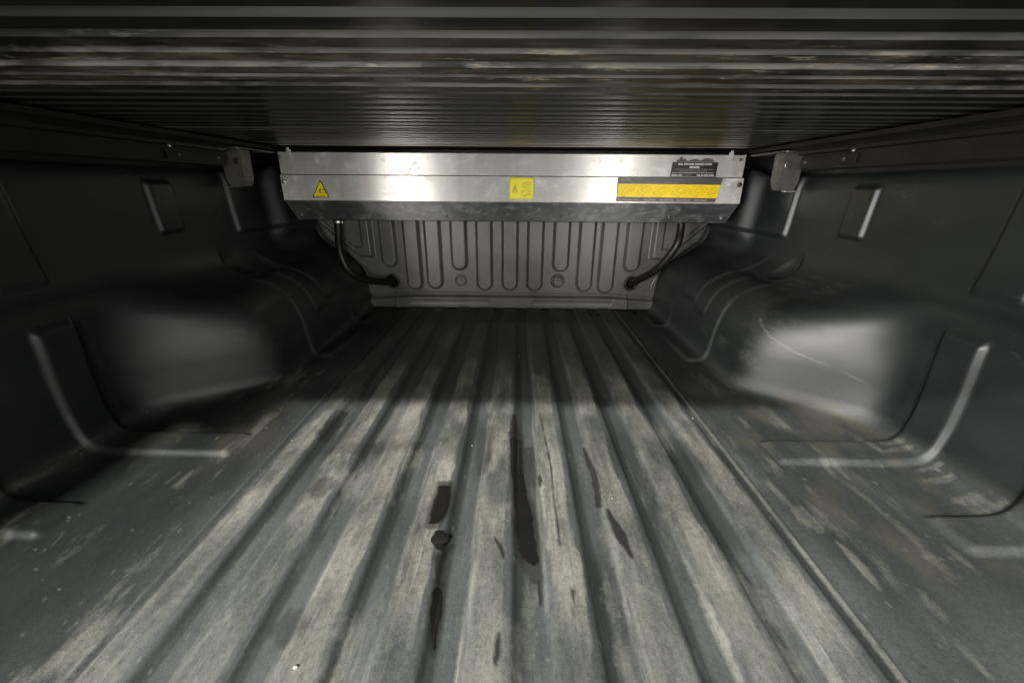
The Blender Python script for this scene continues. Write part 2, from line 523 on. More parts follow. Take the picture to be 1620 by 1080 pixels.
def build_floor(parent):
    xs = np.linspace(-0.49, 0.49, 446)
    ys = np.arange(Y_NEAR, 1.4951, 0.0035)
    X, Y = np.meshgrid(xs, ys, indexing='ij')
    Z = floor_h(X, Y)
    V = np.stack([X, Y, Z], -1)
    # dust on the crowns of the ribs
    dust = np.zeros_like(X)
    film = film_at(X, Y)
    smudge = np.clip((fbm(X * 5 + 9, Y * 4.5 + 2, 640, 4, .55) - 0.50) * 4.5, 0, 1) * ss(0.26, 0.40, Y)
    for i, c in enumerate(RIBX):
        wob = (fbm(X * 0 + i * 7.3, Y * 9, 40 + i, 3) - 0.5) * 0.012
        edge = (fbm(X * 120, Y * 30, 60 + i, 3) - 0.5) * 0.012
        d = X - c + 0.004 + wob
        dd_ = d + edge * 0.7
        core = (1 - ss(0.017, 0.0205, dd_)) * ss(-0.025, -0.014, dd_)
        along = np.clip((fbm(X * 22, Y * 11 + i * 5.1, 80 + i, 4, .6) - 0.22) * 2.0, 0.14, 0.9) * (1 - 0.35 * (1 - ss(0.24, 0.36, Y)))
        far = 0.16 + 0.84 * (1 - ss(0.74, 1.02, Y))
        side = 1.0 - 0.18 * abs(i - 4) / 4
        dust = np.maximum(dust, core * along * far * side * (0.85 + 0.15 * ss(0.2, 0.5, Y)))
        # thin pale line along the left foot of each rib
        ln = 1 - ss(0.001, 0.0045, np.abs(X - (c - 0.030) + wob * 0.4))
        dust = np.maximum(dust, 0.42 * ln * np.clip((fbm(X * 30, Y * 9 + i, 90 + i, 3) - 0.42) * 4, 0, 1) * (1 - ss(0.55, 0.85, Y)))
        # shade at the right foot of each crown, painted by thinning the film
        film = film * (1 - 0.58 * (1 - ss(0.003, 0.010, np.abs(X - (c + 0.034) + wob * .5))))
        # a second, greyer worn track in the channel
        film = film + 0.28 * (1 - ss(0.70, 1.0, Y)) * (1 - ss(0.010, 0.024, np.abs(X - (c + 0.056)))) * np.clip((fbm(X * 14, Y * 5 + i * 3, 130 + i, 3) - 0.3) * 2.2, 0, 1)
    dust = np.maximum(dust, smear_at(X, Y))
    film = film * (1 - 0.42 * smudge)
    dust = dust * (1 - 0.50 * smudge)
    # right outer floor: muddy scrapes; the ridge lines catch dust
    for c, a in ((0.409, 0.36), (-0.421, 0.24)):
        dust = np.maximum(dust, a * (1 - ss(0.0015, 0.004, np.abs(X - c))) * np.clip((fbm(X * 10, Y * 7, 320, 3) - 0.28) * 3, 0, 1))
    dust = np.maximum(dust, 0.5 * dab(X, Y, 0.245, 0.28, 0.006, 0.06, 5))
    dust = np.maximum(dust, 0.5 * dab(X, Y, 0.47, 0.36, 0.007, 0.035, 6))
    dust = np.maximum(dust, 0.35 * dab(X, Y, 0.455, 0.44, 0.02, 0.025, 7))
    brown = brown_at(X, Y)
    wet = np.zeros_like(X)
    for s_, p in enumerate((
        [(0.018, 0.70, 0.003), (0.020, 0.64, 0.010), (0.026, 0.56, 0.010)],
        [(0.150, 0.600, 0.0025), (0.155, 0.52, 0.0055), (0.150, 0.452, 0.004)],
        [(0.160, 0.445, 0.003), (0.168, 0.40, 0.009), (0.175, 0.363, 0.003)],
        [(-0.062, 0.385, 0.003), (-0.076, 0.36, 0.006), (-0.074, 0.34, 0.004), (-0.072, 0.322, 0.003)],
        [(0.052, 0.335, 0.003), (0.053, 0.303, 0.0015)],
        [(0.092, 0.32, 0.002), (0.090, 0.29, 0.0012)],
        [(0.006, 0.272, 0.002), (0.004, 0.245, 0.004), (0.003, 0.238, 0.001)],
        [(-0.008, 0.395, 0.001), (0.003, 0.375, 0.003), (0.008, 0.36, 0.001)],
        [(0.073, 0.70, 0.001), (0.078, 0.62, 0.0015), (0.083, 0.55, 0.0012), (0.082, 0.45, 0.0012), (0.083, 0.38, 0.001)],
        [(0.062, 0.52, 0.001), (0.063, 0.505, 0.003), (0.062, 0.49, 0.001)],
    )):
        wet = np.maximum(wet, streak(X, Y, p, 400 + s_))
    for s_, p in enumerate(([(0.021, .64, .015), (0.024, .54, .0145), (0.030, .48, .0165), (0.036, .42, .019), (.042, .365, .017), (0.050, .33, .008)],
                           [(-0.093, .50, .012), (-0.089, .46, .018), (-0.091, .43, .017), (-0.095, .405, .010)],
                           [(-0.0705, .33, .008), (-.069, .30, .010), (-.066, .275, .008), (-.0625, .25, .003)])):
        wet = np.maximum(wet, 0.7 * streak(X, Y, p, 450 + s_, 0.004))
    wet = np.maximum(wet, 0.75 * dab(X, Y, -0.350, 0.640, 0.016, 0.045, 21))
    wet = np.maximum(wet, 0.55 * dab(X, Y, -0.285, 0.482, 0.022, 0.024, 22))
    wet = np.maximum(wet, 0.8 * dab(X, Y, 0.213, 0.765, 0.020, 0.035, 23))
    wet = np.maximum(wet, 0.5 * dab(X, Y, -0.225, 0.275, 0.022, 0.022, 24))
    wet = np.maximum(wet, 0.5 * dab(X, Y, 0.075, 0.91, 0.012, 0.02, 25))
    wet = np.maximum(wet, 0.6 * streak(X, Y, [(0.044, 0.60, .012), (0.047, 0.52, .012), (0.05, .49, .004)], 430))
    wet = np.maximum(wet, 0.45 * streak(X, Y, [(-0.036, 0.66, .016), (-0.034, 0.57, .018), (-0.036, .52, .008)], 431, .006))
    wet = np.maximum(wet, 0.40 * dab(X, Y, -0.25, 0.585, 0.14, 0.022, 26, 0.6, 0.12))
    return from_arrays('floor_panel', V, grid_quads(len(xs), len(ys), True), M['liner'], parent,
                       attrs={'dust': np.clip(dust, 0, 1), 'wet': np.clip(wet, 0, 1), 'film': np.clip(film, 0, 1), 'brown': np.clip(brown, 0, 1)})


P0 = [(.49, 0), (.60, 0), (.705, 0), (.752, .010), (.761, .07), (.758, .15), (.751, .215), (.753, .258), (.772, .285), (.779, .33), (.783, .42), (.785, .476), (.80, .488)]
P1 = [(.49, 0), (.52, 0), (.543, 0), (.557, .012), (.563, .06), (.570, .120), (.590, .175), (.628, .203), (.705, .228), (.760, .268), (.779, .33), (.785, .476), (.80, .488)]


def chaikin(P, it=4):
    P = np.array(P, dtype=float)
    for _ in range(it):
        a, b = P[:-1], P[1:]
        P = np.concatenate([P[:1], np.stack([a * .75 + b * .25, a * .25 + b * .75], 1).reshape(-1, 2), P[-1:]])
    return P


# P1 has the same number of control points as P0
P1.insert(11, (.783, .42))
P1 = P1[:10] + [(.779, .33), (.783, .42), (.785, .476), (.80, .488)]
P0.insert(5, (.760, .11))


def build_side(sgn, parent):
    A, B = chaikin(P0), chaikin(P1)
    seg = 0.5 * (np.linalg.norm(np.diff(A, axis=0), axis=1) + np.linalg.norm(np.diff(B, axis=0), axis=1))
    s = np.concatenate([[0], np.cumsum(seg)])
    t = np.linspace(0, s[-1], 270)
    A = np.stack([np.interp(t, s, A[:, k]) for k in (0, 1)], -1)
    B = np.stack([np.interp(t, s, B[:, k]) for k in (0, 1)], -1)
    ys = np.arange(Y_NEAR, Y_FRONT + 0.0301, 0.0028)
    Yg, _ = np.meshgrid(ys, t, indexing='ij')
    W = ss(0.655, 0.875, Yg)
    a = A[None, :, 0] * (1 - W) + B[None, :, 0] * W
    z = A[None, :, 1] * (1 - W) + B[None, :, 1] * W
    # in-section normal pointing into the bed
    ga = np.gradient(a, axis=1)
    gz = np.gradient(z, axis=1)
    L = np.hypot(ga, gz) + 1e-9
    na, nz = -gz / L, ga / L
    d = np.zeros_like(a)

    def band(y0, y1, b=0.012, b2=None):
        return ss(y0 - b / 2, y0 + b / 2, Yg) * (1 - ss(y1 - (b2 or b) / 2, y1 + (b2 or b) / 2, Yg))

    up = 1 - ss(0.222, 0.243, z)
    d += 0.0085 * band(0.562, 0.623) * up * ss(0.488, 0.505, a)
    d += 0.0085 * band(0.384, 0.444) * up * ss(0.628, 0.645, a)
    d += 0.0085 * band(0.13, 0.24) * up * ss(0.628, 0.645, a)
    # lower part of the front section: overlapping scales on the arch
    saw = 0.0075 * ss(0.989, 1.002, Yg) * (1 - ss(1.03, 1.25, Yg))
    d += saw * ss(0.495, 0.51, a) * (1 - ss(0.66, 0.69, a))
    d += 0.007 * ss(1.062, 1.074, Yg) * (1 - ss(1.09, 1.19, Yg)) * ss(0.10, 0.125, z) * (1 - ss(0.66, 0.70, a))
    d += 0.008 * ss(1.136, 1.150, Yg) * (1 - ss(1.19, 1.33, Yg)) * ss(0.12, 0.14, z) * (1 - ss(0.72, 0.765, a))
    d += 0.006 * ss(1.275, 1.289, Yg) * (1 - ss(1.32, 1.45, Yg)) * ss(0.495, 0.51, a) * (1 - ss(0.05, 0.10, z))
    # raised tie-down pads on the upper wall
    d += 0.0095 * band(0.882, 0.945, 0.014) * ss(0.345, 0.357, z) * (1 - ss(0.452, 0.464, z))
    d += 0.0070 * band(0.560, 0.632, 0.014) * ss(0.287, 0.305, z) * (1 - ss(0.46, 0.47, z))
    # inward steps of the wall towards the bulkhead corner
    d += 0.013 * ss(1.118, 1.134, Yg) * ss(0.315, 0.335, z) * (1 - ss(.4785, .484, z))
    d += 0.042 * ss(1.255, 1.315, Yg) * ss(0.245, 0.32, z) * (1 - ss(.4785, .484, z))
    # round boss on top of the arch
    r = np.hypot(Yg - 1.035, (a - 0.735) * 1.0)
    d -= 0.010 * (1 - ss(0.020, 0.036, r)) * (z > 0.12) * (z < 0.32)
    # slow waviness of moulded plastic
    d += 0.0022 * (fbm(Yg * 4.5 + 11 * sgn + 40, t[None, :] * 5 + 3, 7, 2) - 0.5) * ss(0.50, 0.56, a)
    a2 = a + na * d
    z2 = z + nz * d
    V = np.stack([a2 * sgn, Yg, z2], -1)
    # dirt lying on the flat of the floor and on the foot of the wall
    low = 1 - ss(0.004, 0.045, z)
    xs_ = a * sgn + z * sgn
    film = film_at(xs_, Yg) * low + 0.05 * (1 - low) * W * (1 - ss(0.2, 0.3, z))
    dust = smear_at(xs_, Yg) * low
    brown = brown_at(xs_, Yg) * low
    dust = np.maximum(dust, (0.10 if sgn > 0 else 0.06) * W * np.clip((fbm(Yg * 20, z * 25, 520, 4) - 0.35) * 2, 0, 1) * (1 - ss(0.22, 0.3, z)) * (1 - ss(1.0, 1.15, Yg)))
    if sgn > 0:   # muddy finger marks on the foot of the right wall
        for k, (yy, ww) in enumerate(((0.520, .008), (0.545, .006), (0.590, .008), (0.608, .006), (0.475, .012), (0.455, .01))):
            dust = np.maximum(dust, 0.24 * dab(a * 1.0 + z, Yg, 0.735 + 0.01 * (k % 2), yy, 0.035, ww, 540 + k))
    scr = np.zeros_like(a)
    if sgn > 0:   # one long thin scratch across the arch
        ty = [0.700, 0.735, 0.79, 0.83, 0.865]
        tz = [0.085, 0.100, 0.120, 0.143, 0.170]
        zz = np.interp(Yg, ty, tz)
        scr = 0.30 * (1 - ss(0.0008, 0.0022, np.abs(z - zz))) * ((Yg > 0.70) & (Yg < 0.865)) * np.clip(fbm(Yg * 60, z * 10, 560, 2) * 1.6 - .2, 0, 1)
    q = grid_quads(len(ys), len(t), sgn > 0)
    return from_arrays('side_panel', V, q, M['liner'], parent, attrs={'dust': dust, 'scratch': scr, 'film': film, 'brown': brown})


liner = empty('bed_liner', (0, 0.7, 0), 'black moulded plastic pickup bed liner with ribbed, dusty floor and wheel arches', 'bed liner')
build_floor(liner)
sl = build_side(-1, liner)
sr = build_side(1, liner)
sr['label'] = 'right side wall of the liner with a long scratch on its wheel arch'
sl['label'] = 'left side wall of the liner, darker, without a scratch on its wheel arch'
for cx, cy in ((-0.519, 1.447), (0.497, 1.444), (0.321, 1.421)):
    bm = bmesh.new()
    cyl(bm, (cx, cy, -0.0095), (0, 0, 1), 0.011, 0.006, 6, 0.0015)
    cyl(bm, (cx, cy, -0.0130), (0, 0, 1), 0.016, 0.004, 20, 0.001)
    bm_obj('floor_bolt', bm, M['darksteel'], liner)
fix_parent(liner)

# ------------------------------------------------------------------ bulkhead panel
bulk = empty('bulkhead_panel', (0, 1.5, 0), 'grey ribbed front panel of the truck bed below the metal box', 'bulkhead panel')
UX = [(-.468, .161), (-.378, .072), (-.298, .078), (-.200, .152), (-.104, .073), (-.006, .073), (.090, .072), (.188, .150), (.283, .072), (.366, .066), (.459, .152)]


def poly_sd(px_, pz_, poly):
    """signed distance (negative inside) to a polygon"""
    P = np.array(poly, dtype=float)
    n = len(P)
    dmin = np.full(px_.shape, 1e9)
    inside = np.zeros(px_.shape, dtype=bool)
    for i in range(n):
        ax, az = P[i]
        bx, bz = P[(i + 1) % n]
        ex, ez = bx - ax, bz - az
        tt = np.clip(((px_ - ax) * ex + (pz_ - az) * ez) / (ex * ex + ez * ez), 0, 1)
        dmin = np.minimum(dmin, np.hypot(px_ - ax - tt * ex, pz_ - az - tt * ez))
        cond = (az > pz_) != (bz > pz_)
        with np.errstate(divide='ignore', invalid='ignore'):
            xi = ax + (pz_ - az) * ex / (ez if ez != 0 else 1e-12)
        inside ^= cond & (px_ < xi)
    return np.where(inside, -dmin, dmin)


def build_bulk():
    zs = np.arange(0.004, 0.525, 0.0022)
    wz = np.interp(zs, [0, .012, .03, .10, .163, .20, .27, .33, .36, .53], [.555, .572, .578, .583, .612, .648, .735, .757, .765, .768])
    wz = np.convolve(np.pad(wz, 4, mode='edge'), np.ones(9) / 9, 'valid')
    sx = np.linspace(-1, 1, 640)
    Z, Sx = np.meshgrid(zs, sx, indexing='ij')
    X = Sx * wz[:, None]
    e = wz[:, None] - np.abs(X)
    d = np.zeros_like(X)          # towards the camera
    for c, zb in UX:
        cz = zb + 0.03
        r = np.where(Z > cz, np.abs(X - c), np.hypot(X - c, Z - cz))
        d = np.maximum(d, 0.0200 * (1 - ss(0.0225, 0.0335, r)))
    for sg in (-1, 1):
        tri = [(sg * .525, .60), (sg * .525, .197), (sg * .585, .197), (sg * .77, .37), (sg * .77, .60)]
        q = poly_sd(X, Z, tri)
        d = np.maximum(d, 0.020 * (1 - ss(-0.012, 0.002, q)))
        tri2 = [(sg * .560, .60), (sg * .560, .232), (sg * .595, .232), (sg * .74, .36), (sg * .74, .60)]
        q = poly_sd(X, Z, tri2)
        d -= 0.010 * (1 - ss(-0.010, 0.000, q))
        # folded lip along the outer edge
        dd = e
        d -= 0.007 * (1 - ss(0.024, 0.030, dd)) * ss(0.06, 0.10, Z)
        d -= 0.004 * (1 - ss(0.001, 0.004, np.abs(e - 0.034))) * ss(0.06, 0.10, Z) * 0.5
        # ring pressed round each hose hole
        r = np.hypot(X - sg * 0.468, Z - 0.104)
        d -= 0.004 * (1 - ss(0.026, 0.031, r))
        r = np.hypot(X - (-0.198 if sg < 0 else 0.181), Z - 0.110)
        d -= 0.006 * (1 - ss(0.025, 0.028, r))
        d += 0.005 * (1 - ss(0.015, 0.018, r))
    # crease and thicker foot
    zc = 0.050 - 0.010 * ss(0.36, 0.56, np.abs(X))
    d += 0.016 * (1 - ss(0.0, 0.006, Z - zc + 0.006))
    d -= 0.004 * (1 - ss(0.002, 0.006, np.abs(Z - zc - 0.006)))
    for sg in (-1, 1):       # shallow windows in the foot strip
        q = poly_sd(X, Z, [(sg * .09, .018), (sg * .40, .018), (sg * .40, .036), (sg * .09, .036)])
        d -= 0.002 * (1 - ss(-0.003, 0.0, q))
        d += 0.003 * (1 - ss(0.004, 0.008, np.abs(np.abs(X) - 0.455))) * (Z < 0.06)
    Yv = 1.495 - d
    Yv = np.where(e < 0.004, Yv + (0.004 - e) * 2.0, Yv)
    # returned edge
    V = np.stack([X, Yv, Z], -1)
    lc, rc = V[:, :1].copy(), V[:, -1:].copy()
    lc[..., 1] += 0.03
    rc[..., 1] += 0.03
    V = np.concatenate([lc, V, rc], 1)
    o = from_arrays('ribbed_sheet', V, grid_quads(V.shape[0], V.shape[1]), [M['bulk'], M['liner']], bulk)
    # outer flange above the hose holes coloured black, standing in for corner shade
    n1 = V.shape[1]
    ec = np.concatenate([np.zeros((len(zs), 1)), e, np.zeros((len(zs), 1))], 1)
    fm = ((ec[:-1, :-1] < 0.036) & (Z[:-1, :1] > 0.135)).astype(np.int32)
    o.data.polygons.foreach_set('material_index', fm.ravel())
    return o


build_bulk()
for cx, cz in ((-.198, .110), (.181, .110)):
    bm = bmesh.new()
    cyl(bm, (cx, 1.490, cz), (0, -1, 0), 0.0165, 0.006, 24, 0.0015)
    cyl(bm, (cx, 1.4865, cz), (0, -1, 0), 0.0095, 0.008, 6, 0.001)
    torus(bm, (cx, 1.4935, cz), (0, 1, 0), 0.0215, 0.0030)
    bm_obj('bolt', bm, M['bulk'], bulk)
for cx in (-.468, .468):
    bm = bmesh.new()
    torus(bm, (cx, 1.492, .104), (0, 1, 0), 0.0225, 0.0055)
    cyl(bm, (cx, 1.497, .104), (0, 1, 0), 0.021, 0.004, 24)
    g_ = bm_obj('grommet', bm, M['rubber'], bulk, True)
    bm = bmesh.new()
    torus(bm, (cx, 1.4945, .104), (0, 1, 0), 0.0300, 0.0032)
    bm_obj('pressed_ring', bm, M['bulk'], g_, True)
fix_parent(bulk)


# ------------------------------------------------------------------ shutter box
def add_uv_x(o):
    """UV with u across the brushing, so that highlights spread upright"""
    me = o.data
    uv = me.uv_layers.new(name='UVMap')
    for lp in me.loops:
        v = me.vertices[lp.vertex_index].co
        uv.data[lp.index].uv = (v.z - v.y, v.x)
    return o


YB = 1.25
boxr = empty('shutter_box', (0, 1.37, 0.36), 'shiny aluminium roller shutter box with yellow warning labels across the front of the bed', 'shutter box')


def sheet(name, pts, x0, x1, th, mat, parent):
    """bent sheet: (y,z) polyline given thickness th behind it"""
    n = len(pts)
    P = [Vector((0, *p)) for p in pts]
    off = []
    for i in range(n):
        tdir = (P[min(i + 1, n - 1)] - P[max(i - 1, 0)]).normalized()
        off.append(Vector((0, tdir.z, -tdir.y)))   # left-hand normal
    back = [(p + o * th) for p, o in zip(P, off)]
    bm = bmesh.new()
    extrude_profile(bm, [(p.y, p.z) for p in P] + [(p.y, p.z) for p in reversed(back)], x0, x1)
    o = bm_obj(name, bm, mat, parent)
    bv = o.modifiers.new('bevel', 'BEVEL')
    bv.width = 0.0006
    bv.segments = 2
    return add_uv_x(o)


# order of points runs upwards so that the thickness lies behind the face
sheet('upper_panel', [(YB + .002, .4835), (YB + .0032, .515), (YB + .0045, .543), (YB + .030, .5465)], -.690, .686, .002, M['alu'], boxr)
sheet('lower_panel', [(YB + .0025, .4085), (YB - .0035, .4105), (YB - .0015, .445), (YB + .001, .4815)], -.694, .692, .002, M['alu'], boxr)
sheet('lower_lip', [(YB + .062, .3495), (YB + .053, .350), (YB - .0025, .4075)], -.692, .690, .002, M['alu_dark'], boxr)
bm = bmesh.new()
extrude_profile(bm, [(YB + .032, .5465), (YB + .245, .5465), (YB + .245, .3475), (YB + .064, .3475)], -.685, .682)
bm_obj('case', bm, M['rail'], boxr)
for sg, x in ((-1, -.6885), (1, .6845)):
    bm = bmesh.new()
    x1 = x + sg * .004
    extrude_profile(bm, [(YB + .007, .5455), (YB + .248, .5455), (YB + .248, .3475), (YB + .066, .3515), (YB + .006, .405), (YB + .005, .48)], min(x, x1), max(x, x1))
    ec = bm_obj('end_cap', bm, M['endcap'], boxr)
    bv = ec.modifiers.new('bevel', 'BEVEL'); bv.width = .0008; bv.segments = 2


def screw(name, c, r, mat, parent, axis=(0, -1, 0)):
    bm = bmesh.new()
    cyl(bm, c, axis, r, 0.004, 18, 0.001)
    a = Vector(axis)
    cyl(bm, Vector(c) + a * 0.0035, axis, r * 0.62, 0.004, 18, 0.0012)
    s_ = bm_obj(name, bm, mat, parent)
    bm = bmesh.new()
    cyl(bm, Vector(c) + a * 0.0052, axis, r * 0.26, 0.002, 6)
    bm_obj('socket', bm, M['ink'], s_)
    return s_


for x, z, y, r, mt in ((-.686, .530, YB + .001, .0040, 'darksteel'), (.670, .531, YB + .001, .0040, 'darksteel'), (-.6835, .463, YB - .004, .0062, 'steel'), (.679, .4635, YB - .004, .0068, 'darksteel'),
                       (-.668, .364, YB + .036, .0055, 'steel'), (.665, .364, YB + .036, .0060, 'steel'), (-.205, .366, YB + .035, .0030, 'steel'), (-.42, .366, YB + .035, .0028, 'steel'), (.16, .366, YB + .035, .0028, 'steel'), (.50, .366, YB + .035, .0028, 'steel')):
    screw('screw', (x, y, z), r, M[mt], boxr, (0, -1, 0) if z > .4 else (0, -.72, -.69))
for x in (-.655, .640):      # folded tabs that hold the guide
    bm = bmesh.new()
    box(bm, x - .007, x + .007, YB - .001, YB + .002, .526, .549, .0006)
    box(bm, x - .004, x + .004, YB - .004, YB - .0012, .545, .555, .0012)
    add_uv_x(bm_obj('tab', bm, M['alu'], boxr))


def plate(name, pts, y, mat, parent, th=0.0006):
    """thin flat print: polygon (x,z) with its face at y"""
    bm = bmesh.new()
    a = [bm.verts.new((p[0], y, p[1])) for p in pts]
    b = [bm.verts.new((p[0], y + th, p[1])) for p in pts]
    n = len(pts)
    f = bm.faces.new(a)
    bm.faces.new(list(reversed(b)))
    for i in range(n):
        bm.faces.new((a[i], b[i], b[(i + 1) % n], a[(i + 1) % n]))
    return bm_obj(name, bm, mat, parent)


def lines(name, polys, wd, y, mat, parent):
    """line drawing: polylines (x,z) of width wd, one mesh"""
    bm = bmesh.new()
    for P in polys:
        for (ax, az), (bx, bz) in zip(P[:-1], P[1:]):
            dx, dz = bx - ax, bz - az
            L = math.hypot(dx, dz) or 1e-6
            nx, nz = -dz / L * wd / 2, dx / L * wd / 2
            ex, ez = dx / L * wd * .3, dz / L * wd * .3
            vs = [bm.verts.new((qx, y, qz)) for qx, qz in ((ax - ex + nx, az - ez + nz), (ax - ex - nx, az - ez - nz), (bx + ex - nx, bz + ez - nz), (bx + ex + nx, bz + ez + nz))]
            bm.faces.new(vs)
    r = bmesh.ops.extrude_face_region(bm, geom=bm.faces[:])
    for v in r['geom']:
        if isinstance(v, bmesh.types.BMVert): v.co.y += 0.0003
    return bm_obj(name, bm, mat, parent)


def text(name, body, x, z, h, y, mat, parent, width=None, align='LEFT', bold=0.0):
    cu = bpy.data.curves.new(name, 'FONT')
    cu.body = body
    cu.size = h * 1.4
    cu.extrude = 0.0002
    cu.offset = bold
    cu.align_x = align
    tmp = bpy.data.objects.new(name, cu)
    C.objects.link(tmp)
    bpy.context.view_layer.update()
    me = bpy.data.meshes.new_from_object(tmp.evaluated_get(bpy.context.evaluated_depsgraph_get()))
    bpy.data.objects.remove(tmp)
    bpy.data.curves.remove(cu)
    sxx = 1.0
    if width:
        xs_ = [v.co.x for v in me.vertices]
        sxx = width / (max(xs_) - min(xs_))
    for v in me.vertices:
        v.co = Vector((x + v.co.x * sxx, y - v.co.z, z + v.co.y))
    me.materials.clear()
    return link(name, me, mat, parent)


def rrect(x0, x1, z0, z1, r, k=4):
    out = []
    for cx, cz, a0 in ((x1 - r, z1 - r, 0), (x0 + r, z1 - r, 90), (x0 + r, z0 + r, 180), (x1 - r, z0 + r, 270)):
        for i in range(k + 1):
            a = math.radians(a0 + 90 * i / k)
            out.append((cx + r * math.cos(a), cz + r * math.sin(a)))
    return out


YL = YB - .0055
# triangle
tri = [(-.602, .4195), (-.5535, .4195), (-.5725, .4655)]
wt = plate('warning_triangle', tri, YL, M['yellow'], boxr)
wt['label'] = 'yellow triangular crush warning sticker with black edge'
lines('border', [tri + tri[:1]], .0022, YL - .0006, M['ink'], wt)
lines('hand_symbol', [[(-.5745, .4435), (-.5795, .439), (-.5795, .434), (-.5745, .430)], [(-.5725, .4400), (-.566, .4415), (-.5610, .438), (-.5620, .433), (-.5725, .4325)],
                      [(-.577, .4425), (-.577, .431)], [(-.590, .4245), (-.565, .4245)]], .0017, YL - .0006, M['ink'], wt)
# square
sq = plate('warning_square', rrect(-.005, .069, .4185, .4785, .004), YL, M['yellow'], boxr)
sq['label'] = 'square yellow warning sticker with faint triangle and hand drawings'
rr = rrect(-.003, .067, .4205, .4765, .004)
lines('border', [rr + rr[:1]], .0016, YL - .0006, M['ink_soft'], sq)
lines('drawing', [[(.003, .438), (.0205, .438), (.012, .457), (.003, .438)], [(.008, .441), (.012, .451), (.016, .441)], [(.012, .447), (.012, .441)],
                  [(.061, .4665), (.045, .4655), (.036, .462), (.036, .456), (.043, .450), (.061, .4495)], [(.043, .461), (.061, .461)], [(.043, .457), (.061, .457)],
                  [(.034, .440), (.046, .444), (.061, .4435)], [(.034, .440), (.034, .433), (.043, .4255), (.044, .430), (.061, .430)], [(.048, .4385), (.061, .4385)], [(.048, .434), (.061, .434)]], .0019, YL - .0006, M['ink_soft'], sq)
# black maker's plate
YU = YB - .0005
mp = plate('information_plate', [(.471, .4845), (.606, .4845), (.606, .5235), (.473, .5235)], YU, M['ink'], boxr)
mp['label'] = 'small black information plate with white lettering'
plate('plate_edge', [(.4690, .4845), (.4705, .4845), (.4725, .5235), (.4710, .5235)], YU - .0004, M['white'], mp)
text('lettering', 'ROLL TOP HARD TONNEAU COVER', .4905, .5160, .0048, YU - .0006, M['white'], mp, .098, bold=.0002)
plate('plate_box', [(.525, .5075), (.553, .5075), (.553, .5125), (.525, .5125)], YU - .0004, M['white'], mp)
text('lettering', 'WARNING', .5265, .5083, .0034, YU - .0009, M['ink'], mp, .025)
for i, (xx, ww) in enumerate(((.482, .112), (.496, .082), (.476, .120))):
    text('lettering', ('DO NOT PLACE LOADS ON TOP OF COVER KEEP TRACKS CLEAN', 'KEEP HANDS CLEAR WHEN CLOSING', 'ALWAYS LOCK COVER BEFORE DRIVING AND CHECK THE LATCHES')[i],
         xx, .5030 - i * .0047, .0026, YU - .0006, M['palegrey'] if i < 2 else M['white'], mp, ww)
text('lettering', 'SERIAL NO.', .475, .4862, .0044, YU - .0006, M['white'], mp, .032, bold=.0002)
plate('serial_patch', [(.513, .4858), (.534, .4858), (.534, .4912), (.513, .4912)], YU - .0004, M['label_grey'], mp)
text('lettering', 'TEL 03 9792 5100', .549, .4862, .0044, YU - .0006, M['white'], mp, .050, bold=.0002)
gl = [(.484, .524), (.487, .531), (.491, .529), (.494, .537), (.500, .538), (.503, .531), (.509, .533), (.513, .528), (.522, .527), (.531, .5315), (.541, .5325), (.551, .529), (.556, .5285), (.564, .533), (.577, .534), (.588, .531), (.596, .5245)]
plate('glue_residue', gl, YU + .0004, M['glue'], boxr)
# wide instruction label
wl = plate('instruction_label', [(.319, .4145), (.616, .4140), (.6255, .4805), (.3195, .4805)], YL, M['label_grey'], boxr)
wl['label'] = 'wide charcoal and yellow instruction sticker with line drawings'
plate('yellow_band', [(.3195, .4275), (.6195, .4255), (.6235, .4625), (.3200, .4640)], YL - .0004, M['amber'], wl)
text('lettering', 'WARNING', .326, .4715, .0056, YL - .0008, M['palegrey'], wl, .030, bold=.0003)
text('lettering', 'READ ALL INSTRUCTIONS BEFORE OPERATING OR CLEANING THIS COVER', .357, .4660, .0033, YL - .0008, M['palegrey'], wl, .137)
for k, (cx, s_) in enumerate(((.345, 1.0), (.400, .9), (.452, 1.1), (.508, 1.1), (.562, 1.15), (.604, .6))):
    z0 = .4455 + .0015 * math.sin(k * 2.1)
    dia = [(cx - .024 * s_, z0 - .004), (cx - .004 * s_, z0 - .014), (cx + .024 * s_, z0 + .003), (cx + .003 * s_, z0 + .013), (cx - .024 * s_, z0 - .004)]
    inn = [(cx - .012 * s_, z0 - .002), (cx - .002 * s_, z0 - .007), (cx + .012 * s_, z0 + .002), (cx + .001 * s_, z0 + .007), (cx - .012 * s_, z0 - .002)]
    lines('drawing', [dia, inn, [(cx - .018 * s_, z0 + .010), (cx - .006 * s_, z0 + .013)], [(cx - .024 * s_, z0 - .004), (cx - .024 * s_, z0 - .009), (cx - .004 * s_, z0 - .0185), (cx - .004 * s_, z0 - .014)]], .0011, YL - .0008, M['ink_soft'], wl)
for x0, x1, cap in ((.323, .387, 'KEEP HANDS CLEAR OF SLATS'), (.400, .436, 'PULL STRAP'), (.448, .492, 'PUSH COVER BACK'), (.500, .542, 'LOCK WITH KEY'), (.552, .590, 'CLEAN TRACKS')):
    text('lettering', cap, x0, .4175, .0040, YL - .0008, M['palegrey'], wl, x1 - x0, bold=.0003)
fix_parent(boxr)

# ------------------------------------------------------------------ roller shutter
shut = empty('roller_shutter', (0, 0.6, 0.56), 'closed roller shutter of dark dusty aluminium slats roofing the bed', 'roller shutter')
PIT, ZS, FL = 0.0395, 0.560, 0.0180


